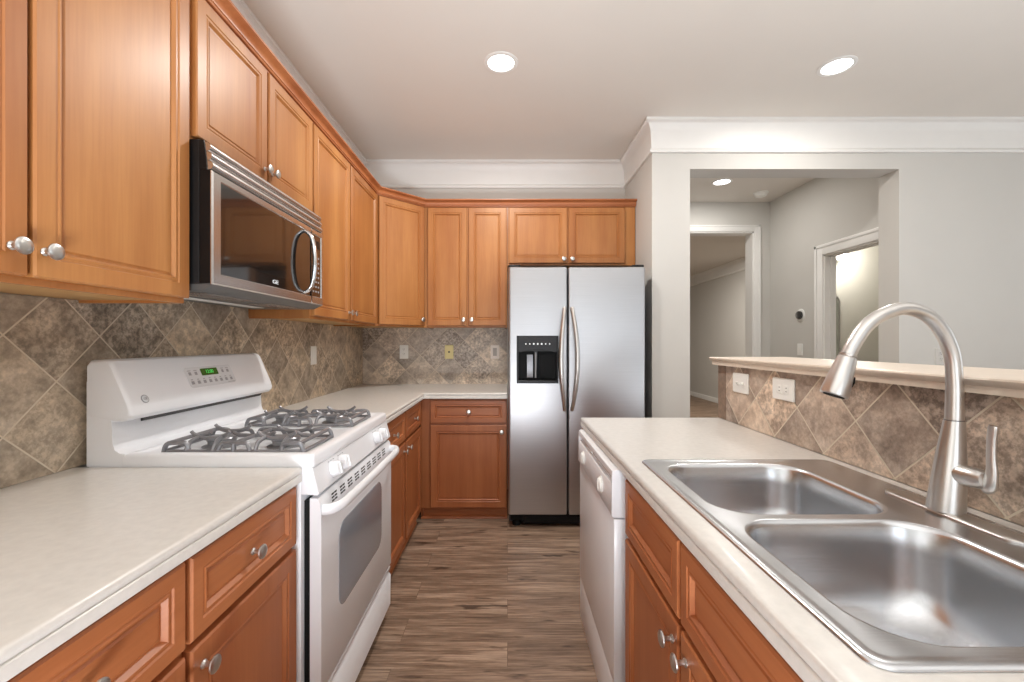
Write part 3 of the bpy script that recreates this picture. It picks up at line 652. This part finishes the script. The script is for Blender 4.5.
# burners and grates
for bxx in (0.160, 0.570):
    for by in (0.160, 0.368):
        bm = B(); lathe(bm, [(0.056, 0.9288), (0.056, 0.931), (0.046, 0.934), (0.040, 0.936), (0.040, 0.947), (0.043, 0.948), (0.043, 0.951)], 28, Matrix.Translation((bxx, by, 0)))
        bb = build('burner', bm, 'burner', t)
        bm = B(); lathe(bm, [(0.043, 0.951), (0.044, 0.955), (0.040, 0.9585), (0.010, 0.960)], 28, Matrix.Translation((bxx, by, 0))); build('burner_cap', bm, 'iron', bb)
def grate(cx):
    bm = B(); hw, y0, y1 = 0.106, 0.054, 0.474; zl, zt = 0.9365, 0.960; ym = (y0 + y1) / 2
    P = [(x, y, zl) for x, y in rr(cx - hw, cx + hw, y0, y1, 0.012, 3)]
    tube(bm, P + [P[0], P[1]], 0.0052, 8, 1.0, False)
    for sx in (-1, 1):
        X = cx + sx * hw
        for ye, s in ((y0, 1), (y1, -1)):     # raised corner loops
            tube(bm, smooth_path([(X, ye, 0.9305), (X, ye + s * 0.004, 0.948), (X, ye + s * 0.014, zt), (X - sx * 0.004, ye + s * 0.048, zt + 0.001), (X - sx * 0.006, ye + s * 0.064, zt - 0.004), (X - sx * 0.006, ye + s * 0.070, zl)], 3), 0.0068, 8)
        tube(bm, smooth_path([(X, ym - 0.048, zl), (X - sx * 0.004, ym - 0.040, zt - 0.004), (X - sx * 0.004, ym - 0.026, zt), (X - sx * 0.004, ym + 0.026, zt), (X - sx * 0.004, ym + 0.040, zt - 0.004), (X, ym + 0.048, zl)], 3), 0.0068, 8)
        tube(bm, [(X, ym, zt), (X, ym, 0.9305)], [0.0068, 0.008], 8)
    for y_ in (y0 + 0.012, ym, y1 - 0.012): tube(bm, [(cx - hw + 0.004, y_, zt), (cx + hw - 0.004, y_, zt)], 0.0062, 8)
    for yc, ya, yb in ((0.160, y0 + 0.012, ym), (0.368, ym, y1 - 0.012)):
        for sx in (-1, 1):                    # horned rests either side of the burner, with their side fingers
            X = cx + sx * 0.056
            tube(bm, smooth_path([(X, yc - 0.060, 0.986), (X, yc - 0.050, 0.976), (X, yc - 0.030, 0.9665), (X, yc, 0.964), (X, yc + 0.030, 0.9665), (X, yc + 0.050, 0.976), (X, yc + 0.060, 0.986)], 3), [0.0052] * 3 + [0.0068] * 13 + [0.0052] * 3, 8)
            for d in (-0.040, 0.040):
                tube(bm, smooth_path([(cx + sx * hw, yc + d, zl), (cx + sx * 0.092, yc + d, zt - 0.003), (cx + sx * 0.078, yc + d * 0.95, zt + 0.004), (X, yc + d * 0.9, 0.969)], 3), 0.0062, 8)
        for ye, s in ((ya, 1), (yb, -1)):     # fingers along the grate
            tube(bm, smooth_path([(cx, ye, zt), (cx, ye + s * 0.025, zt + 0.002), (cx, yc - s * 0.052, zt + 0.004), (cx, yc - s * 0.036, zt + 0.012)], 3), [0.0062] * 7 + [0.006, 0.0055, 0.005], 8)
    return build('burner_grate', bm, 'iron', t)
grate(0.160); grate(0.570)

# ================================================================== MICROWAVE
t = thing('microwave_oven', 'stainless and black over-the-range microwave hung under the short left cabinet', 'microwave', (-0.87, 1.275, 1.430), L90)
MW = 0.762
bm = B(); bx(bm, 0, MW, 0.040, 0.368, 0.008, 0.435, 0.003); bx(bm, 0.001, MW - 0.001, 0.0075, 0.0395, 0.009, 0.3435); build('body', bm, 'black', t)
bm = B(); prism(bm, [(0.030, 0.008), (0.005, 0.012), (0.005, 0.004), (0.040, -0.012), (0.330, -0.012), (0.365, 0.006)], 'x', 0.006, MW - 0.006); ub = build('underside', bm, 'under', t)
bm = B(); bx(bm, 0.06, 0.33, 0.06, 0.16, -0.0145, -0.012); bx(bm, 0.43, 0.70, 0.06, 0.16, -0.0145, -0.012)
for k in range(8):
    for a in (0.06, 0.43): bx(bm, a + 0.01, a + 0.26, 0.067 + k * 0.011, 0.071 + k * 0.011, -0.0155, -0.0145)
build('grease_filter', bm, 'steelm', ub)
bm = B(); bx(bm, 0.10, 0.66, 0.22, 0.27, -0.0135, -0.012, 0.0005); build('light_lens', bm, 'whitep', ub)
bm = B()
gp = [(0.0395, 0.345)]
for k in range(3):
    z0 = 0.346 + k * 0.0275; yb = 0.002 + k * 0.0035
    for a in range(9):
        an = R(-88 + a * 22); gp.append((yb + 0.010 - 0.012 * math.cos(an), z0 + 0.0125 + 0.0128 * math.sin(an)))
    if k < 2: gp.append((yb + 0.020, z0 + 0.0266))
gp += [(0.0395, 0.430)]
prism(bm, gp, 'x', 0.002, MW - 0.002); build('vent_grille', bm, 'steelm', t, sharp=45)
for x_ in (-0.0005, MW - 0.0025):
    bm = B(); prism(bm, [(0.0398, 0.3445), (0.017, 0.3445), (0.019, 0.375), (0.026, 0.432), (0.0398, 0.432)], 'x', x_, x_ + 0.003); build('vent_end_cap', bm, 'black', t)
def frame_plate(bm, x0, x1, z0, z1, hx0, hx1, hz0, hz1, y0, y1, b=0.004):
    o = [(x0, z0), (x1, z0), (x1, z1), (x0, z1)]; h = [(hx0, hz0), (hx1, hz0), (hx1, hz1), (hx0, hz1)]
    oi = [(x0 + b, z0 + b), (x1 - b, z0 + b), (x1 - b, z1 - b), (x0 + b, z1 - b)]; hi = [(hx0 - b, hz0 - b), (hx1 + b, hz0 - b), (hx1 + b, hz1 + b), (hx0 - b, hz1 + b)]
    f = lambda L, y: [(x, y, z) for x, z in L]
    loft(bm, [f(o, y1), f(o, y0 + b), f(oi, y0), f(hi, y0), f(h, y0 + b), f(h, y1), f(o, y1)])
bm = B(); frame_plate(bm, 0.0, 0.645, 0.006, 0.343, 0.040, 0.6449, 0.042, 0.318, 0.0, 0.007); md = build('door', bm, 'steelm', t, label='brushed steel door frame')
bm = B(); bx(bm, 0.0395, 0.6445, 0.003, 0.007, 0.0415, 0.3185); build('window', bm, 'gloss', md)
bm = B(); frame_plate(bm, 0.6465, MW, 0.006, 0.343, 0.6466, 0.742, 0.042, 0.318, 0.0, 0.007); mc = build('control_panel', bm, 'steelm', t)
bm = B(); bx(bm, 0.647, 0.7415, 0.003, 0.007, 0.0415, 0.3185); mk = build('key_panel', bm, 'gloss', mc)
bm = B()
for r_ in range(8):
    for c_ in range(3): bx(bm, 0.662 + c_ * 0.025, 0.675 + c_ * 0.025, 0.0024, 0.003, 0.060 + r_ * 0.022, 0.068 + r_ * 0.022)
build('keys', bm, 'print', mk)
bm = B(); bx(bm, 0.660, 0.730, 0.0024, 0.003, 0.262, 0.296); build('display', bm, 'black', mk)
bm = B(); mhx = 0.580
hp = smooth_path([(mhx, 0.004, 0.312), (mhx, -0.018, 0.300), (mhx, -0.034, 0.270), (mhx, -0.042, 0.220), (mhx, -0.044, 0.180), (mhx, -0.042, 0.140), (mhx, -0.034, 0.090), (mhx, -0.018, 0.060), (mhx, 0.004, 0.048)], 5)
tube(bm, hp, [0.0065 + 0.003 * math.sin(PI * i / (len(hp) - 1)) for i in range(len(hp))], 16, 1.25); build('handle', bm, 'chrome', md)
mk_ = text('maker_mark', 'GE', 0.020, 'led', md, (0.350, 0.0026, 0.060), (R(90), 0, 0)); mk_.scale.x = 1.7

# ================================================================== REFRIGERATOR
FR = (0.004, 2.93, 0)
t = thing('refrigerator', 'tall stainless steel side-by-side refrigerator against the back wall', 'refrigerator', FR)
FW = 0.933
bm = B(); bx(bm, 0.006, FW - 0.006, 0.078, 0.76, 0.02, 1.765, 0.004); build('body', bm, 'fbody', t)
def fdoor(x0, x1, lr, cut=None):
    """door slab with rounded front vertical edges; lr = (radius at x0, radius at x1)"""
    bm = B(); z0, z1 = 0.092, 1.775; D = 0.072
    def prof():
        out = [(x1, D)]; r = lr[1]
        for k in range(9): a = R(90 * k / 8); out.append((x1 - r + r * math.cos(a), r - r * math.sin(a)))
        r = lr[0]
        for k in range(9): a = R(90 * k / 8); out.append((x0 + r - r * math.sin(a), r - r * math.cos(a)))
        out.append((x0, D)); return out
    pr = prof()
    def lp(i, z):
        cx = (x0 + x1) / 2; cy = D / 2
        return [(cx + (x - cx) * (1 - 2 * i / (x1 - x0)), D - (D - y) * (1 - i / D), z) for x, y in pr]
    if not cut:
        loft(bm, [lp(0.004, z0), lp(0, z0 + 0.004), lp(0, z1 - 0.006), lp(0.006, z1)], True, True, True)
    else:
        cx0, cx1, cz0, cz1 = cut
        loft(bm, [lp(0.004, z0), lp(0, z0 + 0.004), lp(0, cz0)], True, True, True); loft(bm, [lp(0, cz1), lp(0, z1 - 0.006), lp(0.006, z1)], True, True, True)
        q = [p for p in pr if p[0] > cx1]; q = [(cx1, D)] + q + [(cx1, 0)]
        loft(bm, [[(x, y, cz0) for x, y in q], [(x, y, cz1) for x, y in q]], True, True, True)
        q = [p for p in pr if p[0] < cx0]; q = [(cx0, 0)] + q + [(cx0, D)]
        loft(bm, [[(x, y, cz0) for x, y in q], [(x, y, cz1) for x, y in q]], True, True, True)
        bx(bm, cx0, cx1, D - 0.004, D, cz0, cz1)
    return bm
cut = (0.066, 0.334, 0.992, 1.300)
fd = build('freezer_door', fdoor(0.0, 0.399, (0.02, 0.008), cut), 'steelf', t)
rd = build('fridge_door', fdoor(0.411, FW, (0.008, 0.02)), 'steelf', t)
def fhandle(parent, x, s, name='handle'):
    bm = B(); z0, z1 = 0.805, 1.495; n = 15; hp = []
    for i in range(n):
        u = i / (n - 1); q = math.sin(PI * u)
        hp.append((x + s * 0.030 * q, -0.012 - 0.045 * q ** 0.7, z0 + (z1 - z0) * u))
    hp = [(x, 0.004, z0 + 0.012)] + hp + [(x, 0.004, z1 - 0.012)]
    rd_ = [0.011] + [0.012 + 0.0045 * math.sin(PI * i / (n - 1)) for i in range(n)] + [0.011]
    tube(bm, hp, rd_, 16, 1.1, up=(0, 1, 0)); build(name, bm, 'nickel', parent)
fhandle(fd, 0.382, -1); fhandle(rd, 0.432, 1)
# ice and water dispenser
bm = B(); frame_plate(bm, 0.058, 0.342, 0.984, 1.308, 0.072, 0.328, 1.004, 1.200, -0.004, 0.002, 0.002); 
dsp = build('dispenser', bm, 'black', fd)
bm = B(); bx(bm, 0.0665, 0.3335, 0.0655, 0.0678, 0.9925, 1.2995); bx(bm, 0.0665, 0.0695, 0.002, 0.0655, 0.9925, 1.2995); bx(bm, 0.3305, 0.3335, 0.002, 0.0655, 0.9925, 1.2995); bx(bm, 0.0695, 0.3305, 0.002, 0.0655, 0.9925, 0.996); bx(bm, 0.0695, 0.3305, 0.002, 0.0655, 1.296, 1.2995)
build('cavity', bm, 'blackm', dsp)
bm = B(); ar = [(0.074, 1.305), (0.326, 1.305), (0.326, 1.196)]
for k in range(11): ar.append((0.316 - 0.0232 * k, 1.196 + 0.022 * math.sin(PI * k / 10)))
ar.append((0.074, 1.196))
prism(bm, [(x, z) for x, z in ar], 'y', -0.0075, -0.0038); dpn = build('control_panel', bm, plain('dispenser_panel', lin(44, 45, 48), 0.5, spec=0.3, var=0.08, vscale=200), dsp)
for k in range(7):
    bm = B(); r_ = 0.0062 if k in (2, 3, 4) else 0.0046
    lathe(bm, [(r_, 0), (r_ * 0.9, 0.0012)], 12, Matrix.Translation((0.120 + k * 0.0268, -0.0075, 1.252)) @ Matrix.Rotation(R(90), 4, 'X')); build('indicator', bm, 'led', dpn)
for px_, w_, m_ in ((0.150, 0.040, 'iron'), (0.232, 0.034, 'blackm')):
    bm = B(); prism(bm, [(0.058, 1.175), (0.040, 1.178), (0.030, 1.03), (0.034, 1.02), (0.040, 1.03), (0.050, 1.172)], 'x', px_ - w_ / 2, px_ + w_ / 2); build('paddle', bm, m_, dsp)
bm = B(); tube(bm, [(0.190, 0.045, 1.20), (0.190, 0.040, 1.15), (0.188, 0.030, 1.02)], [0.012, 0.010, 0.006], 12); build('chute', bm, 'burner', dsp)
bm = B(); bx(bm, 0.075, 0.325, 0.004, 0.06, 0.9965, 1.003)
for k in range(9): bx(bm, 0.085 + k * 0.026, 0.100 + k * 0.026, 0.010, 0.055, 1.003, 1.005)
build('drip_tray', bm, 'blackm', dsp)
bm = B(); bx(bm, 0.10, FW - 0.02, 0.030, 0.077, 0.02, 0.086, 0.003)
for k in range(5): bx(bm, 0.12 + k * 0.155, 0.255 + k * 0.155, 0.0285, 0.030, 0.045, 0.062)
build('toe_grille', bm, 'blackm', t)
for xx in (0.06, FW - 0.06):
    bm = B(); lathe(bm, [(0.03, 0), (0.03, 0.02), (0.022, 0.03), (0.022, 0.05)], 16, Matrix.Translation((xx, 0.075, 0))); bx(bm, xx - 0.045, xx + 0.045, 0.04, 0.078, 0.04, 0.088, 0.004); build('foot', bm, 'blackm', t)
    bm = B(); lathe(bm, [(0.03, 0), (0.03, 0.022)], 16, Matrix.Translation((xx, 0.69, 0))); build('foot', bm, 'blackm', t)
for xx in (0.0, FW - 0.09):
    bm = B(); bx(bm, xx + 0.004, xx + 0.086, 0.018, 0.13, 1.7755, 1.793, 0.006); build('hinge_cover', bm, 'black', t)

# ================================================================== DISHWASHER
t = thing('dishwasher', 'white built-in dishwasher with two round dials under the far end of the peninsula', 'dishwasher', (0.331, 2.0, 0), R90)
DW = 0.640
bm = B(); bx(bm, 0.004, DW - 0.004, 0.044, 0.62, 0.02, 0.858, 0.002)
for xx in (0.05, DW - 0.05):
    for yy in (0.1, 0.57): lathe(bm, [(0.015, 0), (0.015, 0.022)], 10, Matrix.Translation((xx, yy, 0)))
build('body', bm, 'white', t)
bm = B(); bx(bm, 0.0, DW, 0.004, 0.043, 0.185, 0.706, 0.003); dd = build('door', bm, 'white', t)
bm = B(); prism(bm, [(0.0435, 0.712), (0.001, 0.712), (-0.003, 0.718), (-0.001, 0.808), (0.002, 0.812), (0.012, 0.814), (0.014, 0.830), (0.001, 0.835), (-0.002, 0.842), (0.000, 0.856), (0.008, 0.860), (0.0435, 0.860)], 'x', 0.012, DW - 0.012); 
for a_ in (0.0, DW - 0.012): prism(bm, [(0.0435, 0.712), (0.001, 0.712), (-0.0032, 0.718), (-0.0022, 0.842), (-0.0002, 0.8565), (0.008, 0.8605), (0.0435, 0.8605)], 'x', a_, a_ + 0.012)
cs = build('control_console', bm, 'white', t)
bm = B(); bx(bm, 0.0125, DW - 0.0125, 0.0125, 0.016, 0.8145, 0.8295); build('handle_recess', bm, 'print', cs)
bm = B(); bx(bm, 0.225, 0.265, 0.0055, 0.014, 0.816, 0.828, 0.002); build('latch', bm, 'whitep', cs)
for kx in (0.135, 0.48):
    bm = B(); mt = Matrix.Translation((kx, -0.002, 0.765)) @ Matrix.Rotation(R(90), 4, 'X')
    lathe(bm, [(0.030, 0), (0.030, 0.002), (0.025, 0.003), (0.024, 0.008), (0.021, 0.010), (0.003, 0.0105)], 24, mt)
    kd = build('dial', bm, 'whitep', cs)
    bm = B(); bx(bm, kx - 0.003, kx + 0.003, -0.015, -0.010, 0.745, 0.785, 0.001); build('dial_grip', bm, 'whitep', kd)
bm = B(); bx(bm, 0.004, DW - 0.004, 0.005, 0.018, 0.002, 0.182, 0.003); build('kick_panel', bm, 'white', t)

# ================================================================== OUTLETS AND SWITCHES
def outlet(label, loc, rotz, mat='whitep', kind='duplex', w=0.074, h=0.118, group=None, cat='outlet'):
    t = thing('wall_outlet' if cat == 'outlet' else 'light_switch', label, cat, loc, rotz, group)
    bm = B(); lp = lambda i, y: [(x, y, z) for x, z in rr(-w / 2 + i, w / 2 - i, -h / 2 + i, h / 2 - i, 0.005, 3)]
    loft(bm, [lp(0, 0), lp(0, -0.003), lp(0.003, -0.006)], True, True, True); build('cover_plate', bm, mat, t)
    if kind == 'duplex':
        for s in (-1, 1):
            bm = B(); loft(bm, [[(x, y, s * 0.0195 + z) for x, z in rr(-0.0165, 0.0165, -0.0145, 0.0145, 0.008, 4)] for y in (-0.0058, -0.0078)], True, True, True); so = build('socket', bm, mat, t)
            bm = B()
            for q in (-1, 1): bx(bm, q * 0.0065 - 0.001, q * 0.0065 + 0.001, -0.0082, -0.0077, s * 0.0195 + 0.001, s * 0.0195 + 0.009)
            lathe(bm, [(0.0022, 0), (0.0022, 0.0005)], 10, Matrix.Translation((0, -0.0077, s * 0.0195 - 0.006)) @ Matrix.Rotation(R(90), 4, 'X')); build('slots', bm, 'slot', so)
    elif kind == 'wide':
        for s in (-1, 1):
            bm = B(); bx(bm, s * 0.0195 - 0.0145, s * 0.0195 + 0.0145, -0.0078, -0.0058, -0.0165, 0.0165, 0.001); so = build('socket', bm, mat, t)
            bm = B()
            for q in (-1, 1): bx(bm, s * 0.0195 + 0.001, s * 0.0195 + 0.009, -0.0082, -0.0077, q * 0.0065 - 0.001, q * 0.0065 + 0.001)
            build('slots', bm, 'slot', so)
    elif kind == 'rocker':
        bm = B(); prism(bm, [(-0.0055, -0.034), (-0.0065, -0.034), (-0.010, 0.0), (-0.0075, 0.034), (-0.0055, 0.034)], 'x', -0.0165, 0.0165); build('rocker', bm, mat, t)
    elif kind == 'toggle':
        for s in (0,):
            bm = B(); bx(bm, -0.005, 0.005, -0.014, -0.0058, -0.010, 0.010, 0.002); build('toggle', bm, mat, t)
    elif kind == 'jack':
        bm = B(); bx(bm, -0.007, 0.007, -0.0085, -0.0058, -0.007, 0.007, 0.001); build('jack', bm, 'slot', t)
    elif kind == 'side_toggle':
        for s in (-1, 1):
            bm = B(); bx(bm, s * 0.020 - 0.011, s * 0.020 + 0.011, -0.0085, -0.0058, -0.005, 0.005, 0.001); bx(bm, s * 0.020 - 0.001, s * 0.020 + 0.009, -0.016, -0.008, -0.004, 0.004, 0.001); build('toggle', bm, mat, t)
    return t
ty = -0.0096
outlet('white outlet on the left tiles between the range and the corner', (XL + 0.0096, 2.76, 1.180), L90, 'whitep', 'rocker')
outlet('white outlet on the back wall tiles nearest the corner', (-0.886, YB + ty, 1.180), 0)
outlet('cream yellow jack plate in the middle of the back wall tiles', (-0.500, YB + ty, 1.180), 0, 'cream', 'jack')
outlet('almond switch plate on the back wall tiles beside the refrigerator', (-0.108, YB + ty, 1.180), 0, 'almond', 'rocker', cat='switch').children[1].data.materials[0] = plain('grey_rocker', lin(178, 168, 158), 0.4, var=0.01)
outlet('white double switch plate at the far end of the peninsula tiles', (1.0155 + ty, 1.860, 1.088), R90, 'whitep', 'side_toggle', 0.120, 0.086, cat='switch')
outlet('white sideways outlet on the peninsula tiles between the switch plate and faucet', (1.0155 + ty, 1.572, 1.093), R90, 'whitep', 'wide', 0.122, 0.080)
outlet('white outlet on the pale partition wall directly behind the faucet neck', (3.02, YP0, 1.165), 0, 'wall')
outlet('white switch on the hallway wall under the round thermostat', (2.9, 4.28, 1.19), R90, 'whitep', 'rocker', cat='switch')
# thermostat and smoke detector
t = thing('thermostat', 'round black-faced thermostat on the hallway wall beside the bathroom door', 'thermostat', (2.9, 4.27, 1.53), R90)
bm = B(); mt = Matrix.Rotation(R(90), 4, 'X'); lathe(bm, [(0.062, 0), (0.062, 0.004), (0.058, 0.006)], 32, mt); build('wall_plate', bm, 'whitep', t)
bm = B(); lathe(bm, [(0.036, 0.006), (0.041, 0.010), (0.041, 0.026), (0.036, 0.030), (0.004, 0.031)], 32, mt); build('dial', bm, 'gloss', t)
t = thing('smoke_detector', 'white round smoke detector on the hallway ceiling', 'smoke detector', (2.62, 4.47, CEIL))
bm = B(); fl_ = Matrix.Rotation(R(180), 4, 'X'); lathe(bm, [(0.072, 0), (0.072, 0.008), (0.066, 0.012)], 32, fl_); build('mounting_base', bm, 'whitep', t)
bm = B(); lathe(bm, [(0.060, 0.012), (0.058, 0.030), (0.050, 0.038), (0.022, 0.040), (0.020, 0.036), (0.003, 0.036)], 32, fl_); build('sensor_cover', bm, 'whitep', t)

# ================================================================== LAMPS
def downlight(label, x, y, power, group=None, r=0.072):
    t = thing('recessed_light', label, 'ceiling light', (x, y, CEIL), 0, group)
    bm = B(); lathe(bm, [(r + 0.022, -0.0002), (r + 0.021, -0.003), (r + 0.012, -0.006), (r + 0.002, -0.005), (r, -0.001)], 40, None, False, False); build('trim_ring', bm, 'trim', t)
    bm = B(); lathe(bm, [(r + 0.001, -0.0006), (r * 0.8, -0.0030), (0.004, -0.0042)], 40); build('lens', bm, 'lens', t)
    d = bpy.data.lights.new('bulb', 'AREA'); d.shape = 'DISK'; d.size = r * 1.9; d.energy = power; d.color = (1.0, 0.96, 0.91)
    o = bpy.data.objects.new('bulb', d); COL.objects.link(o); o.parent = t; o.location = (0, 0, -0.012)
    return t
downlight('round recessed ceiling light over the middle of the kitchen aisle', -0.036, 2.39, 42)
downlight('round recessed ceiling light over the peninsula, in front of the wall opening', 1.845, 2.42, 16)
downlight('round recessed ceiling light in the hallway seen through the opening', 2.07, 4.17, 17)
def hidden_lamp(x, y, p):  # unseen fill light, added to brighten the far room
    d = bpy.data.lights.new('far_room_fill', 'AREA'); d.shape = 'DISK'; d.size = 0.3; d.energy = p; d.color = (1, 0.94, 0.86)
    o = bpy.data.objects.new('far_room_fill', d); COL.objects.link(o); o.location = (x, y, CEIL - 0.03)
hidden_lamp(2.8, 7.4, 85)
# bathroom mirror and vanity light
bm = B(); ml = lambda i, y: [(x, y, z) for x, z in rr(3.06 + i, 3.68 - i, 1.05 + i, 1.80 - i, 0.10, 8)]
t = thing('wall_mirror', 'rounded bathroom mirror seen through the hallway door', 'mirror', (0, 0, 0))
bm = B(); loft(bm, [ml(0, 4.79), ml(0, 4.775), ml(0.004, 4.770), ml(0.018, 4.772)], True, True, True); build('frame', bm, 'nickel', t)
bm = B(); loft(bm, [ml(0.018, 4.772), ml(0.019, 4.7705)], True, True, True); build('glass', bm, 'mirror', t)
t = thing('vanity_light', 'lit vanity light on the bathroom wall above the mirror', 'wall light', (3.34, 4.79, 2.19))
bm = B(); bx(bm, -0.30, 0.30, -0.025, 0, -0.035, 0.035, 0.008); build('back_plate', bm, 'chrome', t)
for gx in (-0.22, 0.0, 0.26):
    bm = B(); lathe(bm, [(0.012, 0.0), (0.012, 0.05), (0.024, 0.06), (0.024, 0.07)], 16, Matrix.Translation((gx, -0.02, 0)) @ Matrix.Rotation(R(90), 4, 'X')); ar_ = build('arm', bm, 'chrome', t)
    bm = B(); bmesh.ops.create_uvsphere(bm, u_segments=20, v_segments=12, radius=0.05, matrix=Matrix.Translation((gx, -0.135, 0.0))); build('globe', bm, 'lens', ar_)
d = bpy.data.lights.new('vanity_bulb', 'POINT'); d.energy = 28; d.color = (1, 0.97, 0.91); d.shadow_soft_size = 0.05
o = bpy.data.objects.new('vanity_bulb', d); COL.objects.link(o); o.location = (3.6, 4.55, 2.2)
